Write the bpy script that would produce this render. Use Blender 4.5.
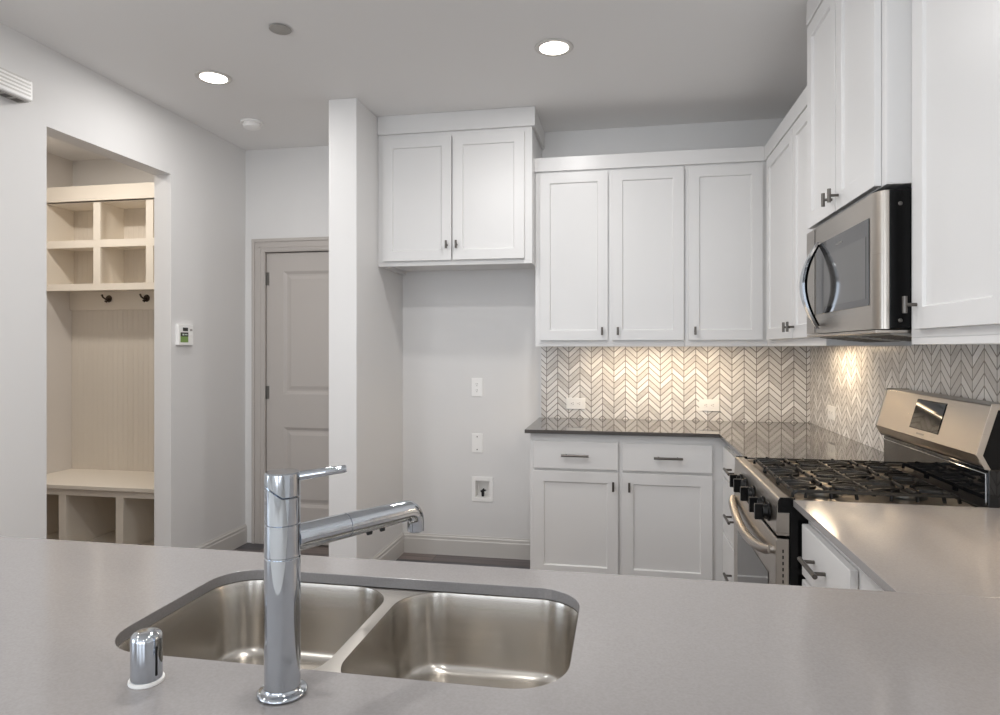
import bpy, bmesh, math, random
from mathutils import Vector, Matrix
PI = math.pi
random.seed(4)
for o in list(bpy.data.objects):
    bpy.data.objects.remove(o, do_unlink=True)
S = bpy.context.scene
C = S.collection

# ------------------------------------------------------------------ camera
cd = bpy.data.cameras.new('camera')
cam = bpy.data.objects.new('camera', cd); C.objects.link(cam)
cd.sensor_fit = 'HORIZONTAL'; cd.sensor_width = 36.0
cd.lens = 658.1 * 36.0 / 1000.0
cd.shift_y = -9.3 / 1000.0
cd.clip_start = 0.02
cam.location = (0, 0, 1.358)
cam.rotation_euler = (PI / 2, 0, 0.1844)
S.camera = cam

# ------------------------------------------------------------------ world, exposure
w = bpy.data.worlds.new('world'); S.world = w; w.use_nodes = True
bg = w.node_tree.nodes['Background']
bg.inputs[0].default_value = (0.62, 0.78, 1.0, 1); bg.inputs[1].default_value = 1.4
S.view_settings.view_transform = 'Standard'
S.view_settings.look = 'None'
S.view_settings.exposure = -0.24
S.view_settings.gamma = 1.0
S.view_settings.use_curve_mapping = False
try:
    S.cycles.use_denoising = True
    S.cycles.max_bounces = 14
    S.cycles.diffuse_bounces = 8
    S.cycles.glossy_bounces = 6
    S.cycles.sample_clamp_indirect = 6.0
    S.cycles.caustics_reflective = False
    S.cycles.caustics_refractive = False
except Exception:
    pass

def area(name, loc, rot, sx, sy, power, col=(1, 1, 1), spread=PI):
    d = bpy.data.lights.new(name, 'AREA'); d.shape = 'RECTANGLE'; d.size = sx; d.size_y = sy
    d.energy = power; d.color = col; d.spread = spread
    o = bpy.data.objects.new(name, d); C.objects.link(o); o.location = loc; o.rotation_euler = rot
    return o
def disk(name, loc, r, power, col=(1, 1, 1), rot=(0, 0, 0)):
    d = bpy.data.lights.new(name, 'AREA'); d.shape = 'DISK'; d.size = 2 * r
    d.energy = power; d.color = col
    o = bpy.data.objects.new(name, d); C.objects.link(o); o.location = loc; o.rotation_euler = rot
    return o
# daylight standing just outside the windows of the living area behind the camera
DAY = (0.93, 0.965, 1.0)
for wx in (-2.9, -0.9, 1.1):
    area('daylight', (wx, -4.36, 1.35), (PI / 2 + 0.22, 0, 0), 1.5, 2.3, 42, DAY)
area('daylight', (-5.56, -1.6, 1.35), (PI / 2 + 0.2, 0, -PI / 2), 2.6, 2.3, 82, (0.86, 0.93, 1.0))
WARM = (1.0, 0.80, 0.56)
RECESS = [(-2.05, 3.03), (-0.31, 3.015), (-2.05, 1.1), (-0.31, 0.9), (-2.05, -1.0), (-0.31, -1.0), (0.9, -1.0), (-1.0, 1.9)]  # all but the front pair are unseen, added to brighten the room

# ------------------------------------------------------------------ materials
def hexc(h):
    h = h.lstrip('#'); o = []
    for i in (0, 2, 4):
        c = int(h[i:i + 2], 16) / 255.0
        o.append(c / 12.92 if c <= 0.04045 else ((c + 0.055) / 1.055) ** 2.4)
    return (*o, 1)
def mat(name, col, rough=0.5, metal=0.0, **k):
    m = bpy.data.materials.new(name); m.use_nodes = True
    b = m.node_tree.nodes['Principled BSDF']
    b.inputs['Base Color'].default_value = hexc(col) if isinstance(col, str) else (*col, 1)
    b.inputs['Roughness'].default_value = rough; b.inputs['Metallic'].default_value = metal
    for kk, v in k.items():
        b.inputs[kk.replace('_', ' ')].default_value = v
    return m
def N(m, t, **k):
    n = m.node_tree.nodes.new(t)
    for a, v in k.items(): setattr(n, a, v)
    return n
def L(m, a, b): m.node_tree.links.new(a, b)
def noise_bump(m, scale, strength, dist=0.002, stretch=None, col=None, amt=0.0):
    b = m.node_tree.nodes['Principled BSDF']
    tc = N(m, 'ShaderNodeTexCoord'); mp = N(m, 'ShaderNodeMapping')
    if stretch: mp.inputs['Scale'].default_value = stretch
    L(m, tc.outputs['Object'], mp.inputs['Vector'])
    nz = N(m, 'ShaderNodeTexNoise'); nz.inputs['Scale'].default_value = scale; nz.inputs['Detail'].default_value = 3
    L(m, mp.outputs[0], nz.inputs['Vector'])
    bp = N(m, 'ShaderNodeBump'); bp.inputs['Strength'].default_value = strength; bp.inputs['Distance'].default_value = dist
    L(m, nz.outputs['Fac'], bp.inputs['Height']); L(m, bp.outputs[0], b.inputs['Normal'])
    return nz
M = {}
M['wall'] = mat('wall_paint', '#e2e1e0', 0.6); noise_bump(M['wall'], 160, 0.12, 0.001)
M['ceiling'] = mat('ceiling_paint', '#ecebea', 0.8); noise_bump(M['ceiling'], 120, 0.12, 0.001)
M['mudwall'] = mat('mudroom_paint', '#d8d3ce', 0.6)
M['cab'] = mat('cabinet_paint', '#dedddc', 0.32)
M['trim'] = mat('trim_paint', '#cfccc8', 0.35)
M['doorp'] = mat('door_paint', '#bcb6b1', 0.4)
M['locker'] = mat('locker_paint', '#e8e1d6', 0.45)
M['plastic'] = mat('white_plastic', '#f6f5f3', 0.35)
M['socket'] = mat('socket_dark', '#3a3836', 0.5)
M['black'] = mat('black_enamel', '#0b0b0c', 0.22)
M['iron'] = mat('cast_iron', '#0b0a0a', 0.36); pass
M['knob'] = mat('black_knob', '#0a0a0b', 0.3)
M['black'].node_tree.nodes['Principled BSDF'].inputs['Specular IOR Level'].default_value = 0.2
M['iron'].node_tree.nodes['Principled BSDF'].inputs['Specular IOR Level'].default_value = 0.3
M['knob'].node_tree.nodes['Principled BSDF'].inputs['Specular IOR Level'].default_value = 0.3
M['bglass'] = mat('black_glass', '#101113', 0.05, 0.0)
M['mwglass'] = mat('microwave_glass', '#4b4b4d', 0.05, 0.5)
M['chrome'] = mat('chrome', '#bcc1c8', 0.05, 1.0)
M['nickel'] = mat('brushed_nickel', '#8a8884', 0.3, 1.0)
M['bronze'] = mat('pull_metal', '#6a6662', 0.32, 1.0)
M['hook'] = mat('hook_metal', '#5a5048', 0.4, 1.0)
M['hole'] = mat('dark_hole', '#060606', 0.8)
M['rubber'] = mat('dark_rubber', '#1b1b1c', 0.6)
M['green'] = mat('lcd_green', '#6f8a4a', 0.3, 0, Emission_Color=hexc('#6f8a4a'), Emission_Strength=0.25)
M['lcdtext'] = mat('lcd_digit', '#c9d6cc', 0.4)
M['display'] = mat('display_glass', '#0c0c0c', 0.04)
M['glass'] = mat('window_glass', '#ffffff', 0.0, 0, Transmission_Weight=1.0, IOR=1.0)
M['grey'] = mat('grey_grille', '#a5a29d', 0.5)
def emis(name, col, st):
    m = mat(name, col, 0.5); b = m.node_tree.nodes['Principled BSDF']
    b.inputs['Emission Color'].default_value = hexc(col); b.inputs['Emission Strength'].default_value = st
    return m
M['lamp'] = emis('lamp_lens', '#fff4e6', 14)
M['uclamp'] = emis('under_cabinet_lens', '#ffe2b8', 10)
# brushed steels
def steel(name, col, rough, stretch, aniso=0.0, amt=0.12, bump=0.03):
    m = mat(name, col, rough, 1.0)
    b = m.node_tree.nodes['Principled BSDF']
    tc = N(m, 'ShaderNodeTexCoord'); mp = N(m, 'ShaderNodeMapping'); mp.inputs['Scale'].default_value = stretch
    nz = N(m, 'ShaderNodeTexNoise'); nz.inputs['Scale'].default_value = 1.0; nz.inputs['Detail'].default_value = 4
    L(m, tc.outputs['Object'], mp.inputs[0]); L(m, mp.outputs[0], nz.inputs['Vector'])
    mr = N(m, 'ShaderNodeMapRange'); mr.inputs['To Min'].default_value = rough - amt / 2; mr.inputs['To Max'].default_value = rough + amt / 2
    L(m, nz.outputs['Fac'], mr.inputs['Value']); L(m, mr.outputs[0], b.inputs['Roughness'])
    bp = N(m, 'ShaderNodeBump'); bp.inputs['Strength'].default_value = bump; bp.inputs['Distance'].default_value = 0.001
    L(m, nz.outputs['Fac'], bp.inputs['Height']); L(m, bp.outputs[0], b.inputs['Normal'])
    if aniso: b.inputs['Anisotropic'].default_value = aniso
    return m
M['steel'] = steel('brushed_steel', '#b3aca4', 0.3, (4, 4, 500))
M['sinksteel'] = steel('sink_steel', '#c2bdb6', 0.26, (3, 3, 160), bump=0.0, amt=0.06)
M['topsteel'] = steel('cooktop_steel', '#c2b6a8', 0.32, (400, 6, 6))
bs_ = M['sinksteel'].node_tree.nodes['Principled BSDF']; bs_.inputs['Anisotropic'].default_value = 0.75; bs_.inputs['Anisotropic Rotation'].default_value = 0.25
tg = N(M['sinksteel'], 'ShaderNodeTangent', direction_type='RADIAL', axis='Z'); L(M['sinksteel'], tg.outputs[0], bs_.inputs['Tangent'])
# quartz worktop
def quartz(name, ca, cb, rough, ior):
    m = mat(name, ca, rough); m.node_tree.nodes['Principled BSDF'].inputs['IOR'].default_value = ior
    b = m.node_tree.nodes['Principled BSDF']
    tc = N(m, 'ShaderNodeTexCoord')
    nz = N(m, 'ShaderNodeTexNoise'); nz.inputs['Scale'].default_value = 260; nz.inputs['Detail'].default_value = 2
    L(m, tc.outputs['Object'], nz.inputs['Vector'])
    cr = N(m, 'ShaderNodeValToRGB')
    cr.color_ramp.elements[0].position = 0.3; cr.color_ramp.elements[0].color = hexc(ca)
    cr.color_ramp.elements[1].position = 0.7; cr.color_ramp.elements[1].color = hexc(cb)
    L(m, nz.outputs['Fac'], cr.inputs[0]); L(m, cr.outputs[0], b.inputs['Base Color'])
    return m
M['quartz'] = quartz('peninsula_quartz', '#8e8a89', '#949190', 0.13, 1.5)
M['quartz_dark'] = quartz('perimeter_quartz', '#4b4847', '#53504e', 0.06, 1.55)
# wood plank floor
def planks():
    m = mat('plank_floor', '#57504c', 0.35)
    b = m.node_tree.nodes['Principled BSDF']
    tc = N(m, 'ShaderNodeTexCoord')
    br = N(m, 'ShaderNodeTexBrick'); br.offset = 0.37
    br.inputs['Scale'].default_value = 1.0; br.inputs['Brick Width'].default_value = 1.2; br.inputs['Row Height'].default_value = 0.15
    br.inputs['Mortar Size'].default_value = 0.0015
    br.inputs['Color1'].default_value = hexc('#7d716c'); br.inputs['Color2'].default_value = hexc('#4c4a50'); br.inputs['Mortar'].default_value = hexc('#231f1d')
    L(m, tc.outputs['Object'], br.inputs['Vector'])
    mp = N(m, 'ShaderNodeMapping'); mp.inputs['Scale'].default_value = (1.2, 22, 1)
    nz = N(m, 'ShaderNodeTexNoise'); nz.inputs['Scale'].default_value = 2.0; nz.inputs['Detail'].default_value = 5
    L(m, tc.outputs['Object'], mp.inputs[0]); L(m, mp.outputs[0], nz.inputs['Vector'])
    mx = N(m, 'ShaderNodeMixRGB', blend_type='OVERLAY'); mx.inputs[0].default_value = 0.8
    L(m, br.outputs['Color'], mx.inputs[1]); L(m, nz.outputs['Fac'], mx.inputs[2]); L(m, mx.outputs[0], b.inputs['Base Color'])
    return m
M['floor'] = planks()
# chevron mosaic: u along the wall, z up
def chevron(name, axis, u0, rough=0.3):
    m = mat(name, '#ffffff', rough)
    b = m.node_tree.nodes['Principled BSDF']
    tc = N(m, 'ShaderNodeTexCoord'); sp = N(m, 'ShaderNodeSeparateXYZ'); L(m, tc.outputs['Object'], sp.inputs[0])
    def mth(op, a, bb=None, c=None):
        n = N(m, 'ShaderNodeMath', operation=op)
        for i, v in enumerate((a, bb, c)):
            if v is None: continue
            if isinstance(v, (int, float)): n.inputs[i].default_value = v
            else: L(m, v, n.inputs[i])
        return n.outputs[0]
    W, P, SL = 0.0706, 0.0385, 0.065
    u = mth('DIVIDE', mth('SUBTRACT', sp.outputs[axis], u0 - 40 * W), W)
    col = mth('FLOOR', u); fx = mth('FRACT', u)
    par = mth('MODULO', col, 2.0)
    inv = mth('SUBTRACT', 1.0, fx)
    rise = mth('ADD', mth('MULTIPLY', par, inv), mth('MULTIPLY', mth('SUBTRACT', 1.0, par), fx))
    v = mth('DIVIDE', mth('SUBTRACT', mth('SUBTRACT', sp.outputs['Z'], 0.0224), mth('MULTIPLY', rise, SL)), P)
    row = mth('FLOOR', v); fv = mth('FRACT', v)
    gv = mth('MAXIMUM', mth('LESS_THAN', fv, 0.08), mth('GREATER_THAN', fv, 0.92))
    gu = mth('MAXIMUM', mth('LESS_THAN', fx, 0.028), mth('GREATER_THAN', fx, 0.972))
    g = mth('MAXIMUM', gv, gu)
    # a pencil line through the middle of each strip, darker than the tile
    cmb = N(m, 'ShaderNodeCombineXYZ'); L(m, col, cmb.inputs[0]); L(m, row, cmb.inputs[1])
    wn = N(m, 'ShaderNodeTexWhiteNoise'); L(m, cmb.outputs[0], wn.inputs['Vector'])
    cr = N(m, 'ShaderNodeValToRGB')
    e = cr.color_ramp.elements
    e[0].position = 0.0; e[0].color = hexc('#c9c5c2'); e[1].position = 1.0; e[1].color = hexc('#f2f0ee')
    x = e.new(0.35); x.color = hexc('#dcd9d6'); x = e.new(0.6); x.color = hexc('#e8e5e2')
    L(m, wn.outputs['Value'], cr.inputs[0])
    nz = N(m, 'ShaderNodeTexNoise'); nz.inputs['Scale'].default_value = 60; L(m, tc.outputs['Object'], nz.inputs['Vector'])
    ov = N(m, 'ShaderNodeMixRGB', blend_type='OVERLAY'); ov.inputs[0].default_value = 0.25
    L(m, cr.outputs[0], ov.inputs[1]); L(m, nz.outputs['Fac'], ov.inputs[2])
    mx = N(m, 'ShaderNodeMixRGB'); L(m, g, mx.inputs[0]); L(m, ov.outputs[0], mx.inputs[1]); mx.inputs[2].default_value = hexc('#7d7771')
    L(m, mx.outputs[0], b.inputs['Base Color'])
    bp = N(m, 'ShaderNodeBump', invert=True); bp.inputs['Strength'].default_value = 0.5; bp.inputs['Distance'].default_value = 0.0015
    L(m, g, bp.inputs['Height']); L(m, bp.outputs[0], b.inputs['Normal'])
    return m
M['chev_back'] = chevron('chevron_tile_back', 'X', -0.4778)
M['chev_right'] = chevron('chevron_tile_right', 'Y', 4.187 - 0.0706 * 0.2)
# beadboard
def bead():
    m = mat('beadboard', '#dcd5cb', 0.5)
    b = m.node_tree.nodes['Principled BSDF']
    tc = N(m, 'ShaderNodeTexCoord'); sp = N(m, 'ShaderNodeSeparateXYZ'); L(m, tc.outputs['Object'], sp.inputs[0])
    n1 = N(m, 'ShaderNodeMath', operation='MULTIPLY'); n1.inputs[1].default_value = 1 / 0.042; L(m, sp.outputs['X'], n1.inputs[0])
    n2 = N(m, 'ShaderNodeMath', operation='FRACT'); L(m, n1.outputs[0], n2.inputs[0])
    n3 = N(m, 'ShaderNodeMath', operation='PINGPONG'); n3.inputs[1].default_value = 0.5; L(m, n2.outputs[0], n3.inputs[0])
    mr = N(m, 'ShaderNodeMapRange'); mr.inputs['From Min'].default_value = 0; mr.inputs['From Max'].default_value = 0.09
    L(m, n3.outputs[0], mr.inputs['Value'])
    bp = N(m, 'ShaderNodeBump'); bp.inputs['Strength'].default_value = 0.7; bp.inputs['Distance'].default_value = 0.003
    L(m, mr.outputs[0], bp.inputs['Height']); L(m, bp.outputs[0], b.inputs['Normal'])
    return m
M['bead'] = bead()

# ------------------------------------------------------------------ mesh helpers
def B(): return bmesh.new()
def box(bm, x0, x1, y0, y1, z0, z1):
    vs = [bm.verts.new(p) for p in ((x0, y0, z0), (x1, y0, z0), (x1, y1, z0), (x0, y1, z0), (x0, y0, z1), (x1, y0, z1), (x1, y1, z1), (x0, y1, z1))]
    for f in ((0, 3, 2, 1), (4, 5, 6, 7), (0, 1, 5, 4), (1, 2, 6, 5), (2, 3, 7, 6), (3, 0, 4, 7)):
        bm.faces.new([vs[i] for i in f])
    return bm
def loft(bm, rings, cap0=True, cap1=True, close=True):
    vr = [[bm.verts.new(p) for p in r] for r in rings]
    n = len(rings[0])
    for a, b in zip(vr, vr[1:]):
        for i in range(n if close else n - 1):
            j = (i + 1) % n
            bm.faces.new((a[i], a[j], b[j], b[i]))
    if cap0: bm.faces.new(list(reversed(vr[0])))
    if cap1: bm.faces.new(vr[-1])
    return vr
def frame_of(d):
    d = Vector(d).normalized()
    a = Vector((0, 0, 1)) if abs(d.z) < 0.9 else Vector((1, 0, 0))
    x = d.cross(a).normalized(); y = d.cross(x).normalized()
    return x, y
def rod(bm, a, b, r, r2=None, n=16):
    a, b = Vector(a), Vector(b); r2 = r if r2 is None else r2
    x, y = frame_of(b - a)
    c = lambda p, q: [p + (x * math.cos(t) + y * math.sin(t)) * q for t in (2 * PI * i / n for i in range(n))]
    loft(bm, [c(a, r), c(b, r2)])
def tube(bm, pts, r, n=16, caps=True):
    pts = [Vector(p) for p in pts]; rs = r if isinstance(r, (list, tuple)) else [r] * len(pts)
    rings = []; px = None
    for i, p in enumerate(pts):
        d = (pts[min(i + 1, len(pts) - 1)] - pts[max(i - 1, 0)]).normalized()
        if px is None: x, y = frame_of(d)
        else:
            x = (px - d * px.dot(d)).normalized(); y = d.cross(x).normalized()
        px = x
        rings.append([p + (x * math.cos(t) + y * math.sin(t)) * rs[i] for t in (2 * PI * k / n for k in range(n))])
    loft(bm, rings, caps, caps)
def lathe(bm, prof, c=(0, 0, 0), n=40, cap0=True, cap1=True):
    loft(bm, [[(c[0] + r * math.cos(t), c[1] + r * math.sin(t), c[2] + z) for t in (2 * PI * i / n for i in range(n))] for r, z in prof], cap0, cap1)
def prism(bm, poly, a0, a1, axis='y'):
    """poly in the plane across `axis`, extruded from a0 to a1"""
    def P(u, v, a):
        return {'y': (u, a, v), 'x': (a, u, v), 'z': (u, v, a)}[axis]
    loft(bm, [[P(u, v, a0) for u, v in poly], [P(u, v, a1) for u, v in poly]])
def obj(name, bm, m, parent=None, bevel=0.0, smooth=False, seg=2, mats=None):
    bmesh.ops.recalc_face_normals(bm, faces=bm.faces)
    me = bpy.data.meshes.new(name); bm.to_mesh(me); bm.free()
    me.materials.append(M[m] if isinstance(m, str) else m)
    o = bpy.data.objects.new(name, me); C.objects.link(o)
    if parent: o.parent = parent
    if bevel:
        md = o.modifiers.new('bevel', 'BEVEL'); md.width = bevel; md.segments = seg; md.limit_method = 'ANGLE'; md.angle_limit = math.radians(40)
        md.harden_normals = False
    if smooth:
        for p in me.polygons: p.use_smooth = True
        try:
            md2 = o.modifiers.new('sm', 'EDGE_SPLIT'); md2.split_angle = math.radians(38)
        except Exception: pass
    return o
def tag(o, label, cat, group=None, kind=None):
    o['label'] = label; o['category'] = cat
    if group: o['group'] = group
    if kind: o['kind'] = kind
    return o
def thing(name, label, cat, loc=(0, 0, 0), rz=0, group=None):
    o = bpy.data.objects.new(name, None); C.objects.link(o)
    o.location = loc; o.rotation_euler = (0, 0, rz); o.empty_display_size = 0.05
    return tag(o, label, cat, group)
def struct(name, bm, m, bevel=0.0, parent=None):
    o = obj(name, bm, m, parent, bevel)
    if parent is None: o['kind'] = 'structure'
    return o

# ------------------------------------------------------------------ dimensions
XL, XR, YB, ZC = -2.593, 1.106, 4.197, 2.74
YREAR = -4.2
WT = 0.11
# opening in the left wall to the mudroom
OY0, OY1, OZ = 2.581, 3.425, 2.374
NX = -1.443; PX = -1.608; PY = 3.422      # partition beside the fridge recess

# ------------------------------------------------------------------ room shell
struct('floor', box(B(), -5.6, 3.6, YREAR - 0.1, YB + 0.3, -0.1, 0), 'floor')
struct('ceiling', box(B(), -5.6, 3.6, YREAR - 0.1, YB + 0.3, ZC, ZC + 0.1), 'ceiling')
struct('floor_living', box(B(), -5.4, 3.5, YREAR, -0.15, 0.0005, 0.012), mat('living_bounce_carpet', '#cfcac3', 0.9))  # pale carpet out of view, added to bounce light up to the ceiling
DX0, DX1, DZ = -2.452, -1.672, 2.032     # hall door opening
b = B(); box(b, -4.15, DX0, YB, YB + WT, 0, ZC); box(b, DX1, -0.949, YB, YB + WT, 0, ZC); box(b, -0.849, XR + WT, YB, YB + WT, 0, ZC); box(b, -0.949, -0.849, YB, YB + WT, 0, 0.382); box(b, -0.949, -0.849, YB, YB + WT, 0.498, ZC); box(b, -0.949, -0.849, YB + 0.085, YB + WT, 0.382, 0.498); box(b, DX0, DX1, YB, YB + WT, DZ, ZC)
box(b, DX0 - 0.2, DX1 + 0.2, YB + WT, YB + WT + 0.02, 0, DZ + 0.2)
struct('wall_back', b, 'wall')
b = B(); box(b, XL - WT, XL, 0.6, OY0, 0, ZC); box(b, XL - WT, XL, OY1, YB, 0, ZC); box(b, XL - WT, XL, OY0, OY1, OZ, ZC)
struct('wall_left', b, 'wall')
struct('wall_right', box(B(), XR, XR + WT, 0.2, YB, 0, ZC), 'wall')
struct('wall_partition', box(B(), PX, NX, PY, YB, 0, ZC), 'wall', 0.004)
# the wider living area behind the camera
b = B(); box(b, -5.5, XL - WT, 0.6, 0.71, 0, ZC); struct('wall_living', b, 'wall')
b = B(); box(b, XR + WT, 3.5, 0.2, 0.31, 0, ZC); struct('wall_dining', b, 'wall')
struct('wall_east', box(B(), 3.5, 3.6, YREAR, 0.31, 0, ZC), 'wall')
def holed(axis, a0, a1, p0, p1, holes, z0, z1):
    """a wall along `axis` from a0 to a1, thickness p0..p1, with window holes (list of (h0,h1)) between z0 and z1"""
    b = B()
    def bb(u0, u1, zz0, zz1):
        if axis == 'x': box(b, u0, u1, p0, p1, zz0, zz1)
        else: box(b, p0, p1, u0, u1, zz0, zz1)
    cur = a0
    for h0, h1 in holes:
        bb(cur, h0, 0, ZC); bb(h0, h1, 0, z0); bb(h0, h1, z1, ZC); cur = h1
    bb(cur, a1, 0, ZC)
    return b
struct('wall_rear', holed('x', -5.5, 3.5, YREAR - 0.1, YREAR, [(-3.65, -2.15), (-1.65, -0.15), (0.35, 1.85)], 0.45, 2.45), 'wall')
struct('wall_west', holed('y', YREAR, 0.6, -5.5, -5.4, [(-2.9, -0.3)], 0.45, 2.45), 'wall')
def window(n, axis, u0, u1, p):
    b = B(); t = 0.05
    def bb(a0, a1, z0, z1, q=0.03):
        if axis == 'x': box(b, a0, a1, p - q, p + q, z0, z1)
        else: box(b, p - q, p + q, a0, a1, z0, z1)
    bb(u0, u0 + t, 0.45, 2.45); bb(u1 - t, u1, 0.45, 2.45); bb(u0, u1, 0.45, 0.5); bb(u0, u1, 2.4, 2.45)
    mid = (u0 + u1) / 2; bb(mid - t / 2, mid + t / 2, 0.5, 2.4)
    struct('window_%d' % n, b, 'trim', 0.003)
for i, (a, c) in enumerate([(-3.65, -2.15), (-1.65, -0.15), (0.35, 1.85)]): window(i + 1, 'x', a, c, YREAR - 0.05)
window(4, 'y', -2.9, -0.3, -5.45)
# mudroom shell
b = B(); box(b, -4.10, -3.991, 1.9, YB, 0, ZC); struct('wall_mudroom_left', b, 'mudwall')
b = B(); box(b, -3.991, XL - WT, 1.9, 2.0, 0, ZC); struct('wall_mudroom_front', b, 'mudwall')

# baseboards (stepped top)
def bb_profile(h=0.13, t=0.014):
    return [(0, 0), (t, 0), (t, h - 0.035), (t * 0.75, h - 0.028), (t * 0.75, h - 0.014), (t * 0.35, h - 0.006), (t * 0.3, h), (0, h)]
def baseboard(name, p0, p1, nrm):
    """runs p0->p1 on the floor, profile leaning out along nrm"""
    p0, p1, nrm = Vector((*p0, 0)), Vector((*p1, 0)), Vector((*nrm, 0))
    b = B(); loft(b, [[p + nrm * (u + 0.0005) + Vector((0, 0, v)) for u, v in bb_profile()] for p in (p0, p1)])
    return struct(name, b, 'trim')
baseboard('baseboard_left', (XL, OY1 + 0.001), (XL, YB - 0.001), (1, 0))
baseboard('baseboard_left_near', (XL, 0.62), (XL, OY0 - 0.001), (1, 0))
baseboard('baseboard_recess', (NX + 0.015, YB), (-0.503, YB), (0, -1))
baseboard('baseboard_partition', (NX, PY + 0.001), (NX, YB - 0.001), (1, 0))
baseboard('baseboard_partition_front', (PX, PY), (NX, PY), (0, -1))

# ------------------------------------------------------------------ hall door
dr = bpy.data.objects.new('door_1', None); C.objects.link(dr); dr.location = (DX0, YB, 0); dr['kind'] = 'structure'
def casing_poly(bm, x0, x1, z0, z1): pass
b = B()
cw = 0.084
for (x0, x1, z0, z1) in ((DX0 - cw, DX0 + 0.0, 0, DZ + cw), (DX1, XL + 0.965 if False else DX1 + 0.062, 0, DZ + cw)):
    box(b, x0 - DX0, x1 - DX0, -0.012, -0.0005, z0, z1)
    box(b, x0 - DX0, x0 - DX0 + 0.022, -0.02, -0.012, z0, z1)
box(b, 0, DX1 - DX0, -0.012, -0.0005, DZ, DZ + cw); box(b, -cw + 0.022, DX1 - DX0, -0.02, -0.012, DZ + cw - 0.022, DZ + cw)
box(b, -0.03, DX1 - DX0, -0.016, -0.012, DZ + 0.02, DZ + 0.03)
box(b, -0.03, -0.02, -0.016, -0.012, 0, DZ + 0.03)
# jamb inside the opening
box(b, 0.0005, 0.012, -0.012, WT - 0.002, 0, DZ - 0.0005); box(b, DX1 - DX0 - 0.012, DX1 - DX0 - 0.0005, -0.012, WT - 0.002, 0, DZ - 0.0005)
box(b, 0.012, DX1 - DX0 - 0.012, -0.012, WT - 0.002, DZ - 0.008, DZ - 0.0005)
obj('casing', b, 'doorp', dr, 0.002)
def panel_slab(W, H, T, panels, rec=0.010, slope=0.014, raised=False):
    """front at y=0 facing -y, slab runs back to y=T; panels = list of (x0,x1,z0,z1) recessed"""
    bm = B()
    xs = sorted({0, W, *[p[0] for p in panels], *[p[1] for p in panels]})
    zs = sorted({0, H, *[p[2] for p in panels], *[p[3] for p in panels]})
    def inside(x, z): return any(p[0] < x < p[1] and p[2] < z < p[3] for p in panels)
    vc = {}
    def V(x, y, z):
        k = (round(x, 5), round(y, 5), round(z, 5))
        if k not in vc: vc[k] = bm.verts.new(k)
        return vc[k]
    for i in range(len(xs) - 1):
        for j in range(len(zs) - 1):
            a, b_, c, d = xs[i], xs[i + 1], zs[j], zs[j + 1]
            if not inside((a + b_) / 2, (c + d) / 2):
                bm.faces.new((V(a, 0, c), V(b_, 0, c), V(b_, 0, d), V(a, 0, d)))
    for (a, b_, c, d) in panels:
        def ring(ins, y): return [V(a + ins, y, c + ins), V(b_ - ins, y, c + ins), V(b_ - ins, y, d - ins), V(a + ins, y, d - ins)]
        lv = [ring(0, 0), ring(slope, rec)]
        if raised: lv += [ring(slope + 0.012, rec), ring(slope + 0.035, rec * 0.35)]
        for r0, r1 in zip(lv, lv[1:]):
            for k in range(4): bm.faces.new((r0[k], r0[(k + 1) % 4], r1[(k + 1) % 4], r1[k]))
        bm.faces.new(lv[-1])
    # split outer edge faces exactly along the grid so the mesh stays closed
    for j in range(len(zs) - 1):
        for x in (0, W): bm.faces.new((V(x, 0, zs[j]), V(x, 0, zs[j + 1]), V(x, T, zs[j + 1]), V(x, T, zs[j])))
    for i in range(len(xs) - 1):
        for z in (0, H): bm.faces.new((V(xs[i], 0, z), V(xs[i + 1], 0, z), V(xs[i + 1], T, z), V(xs[i], T, z)))
    bb_ = [V(0, T, z) for z in zs] + [V(x, T, H) for x in xs[1:]] + [V(W, T, z) for z in reversed(zs[:-1])] + [V(x, T, 0) for x in reversed(xs[1:-1])]
    bm.faces.new(bb_)
    return bm
DWd = DX1 - DX0 - 0.03
leaf = obj('door_leaf', panel_slab(DWd, 2.008, 0.036, [(0.125, DWd - 0.125, 0.25, 0.80), (0.125, DWd - 0.125, 1.03, 1.88)], 0.011, 0.02, True), 'doorp', dr)
leaf.location = (0.015, 0.012, 0.01)
for z in (0.205, 1.04, 1.83):
    b = B(); rod(b, (-0.006, -0.008, z - 0.045), (-0.006, -0.008, z + 0.045), 0.006); box(b, -0.006, 0.018, -0.0045, -0.0005, z - 0.045, z + 0.045)
    h = obj('hinge', b, 'nickel', leaf)
b = B(); rod(b, (DWd - 0.07, 0, 0.93), (DWd - 0.07, -0.045, 0.93), 0.012); lathe(b, [(0.0, 0), (0.024, 0.004), (0.03, 0.015), (0.022, 0.03)], (0, 0, 0), 24)
bmesh.ops.transform(b, matrix=Matrix.Identity(4), verts=b.verts)
b.free()
b = B(); rod(b, (DWd - 0.07, -0.0005, 0.93), (DWd - 0.07, -0.01, 0.93), 0.03, n=24); rod(b, (DWd - 0.07, -0.01, 0.93), (DWd - 0.07, -0.04, 0.93), 0.011); rod(b, (DWd - 0.07, -0.035, 0.93), (DWd - 0.07, -0.06, 0.93), 0.026, 0.02, 24)
obj('door_knob', b, 'nickel', leaf, smooth=True)

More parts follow.
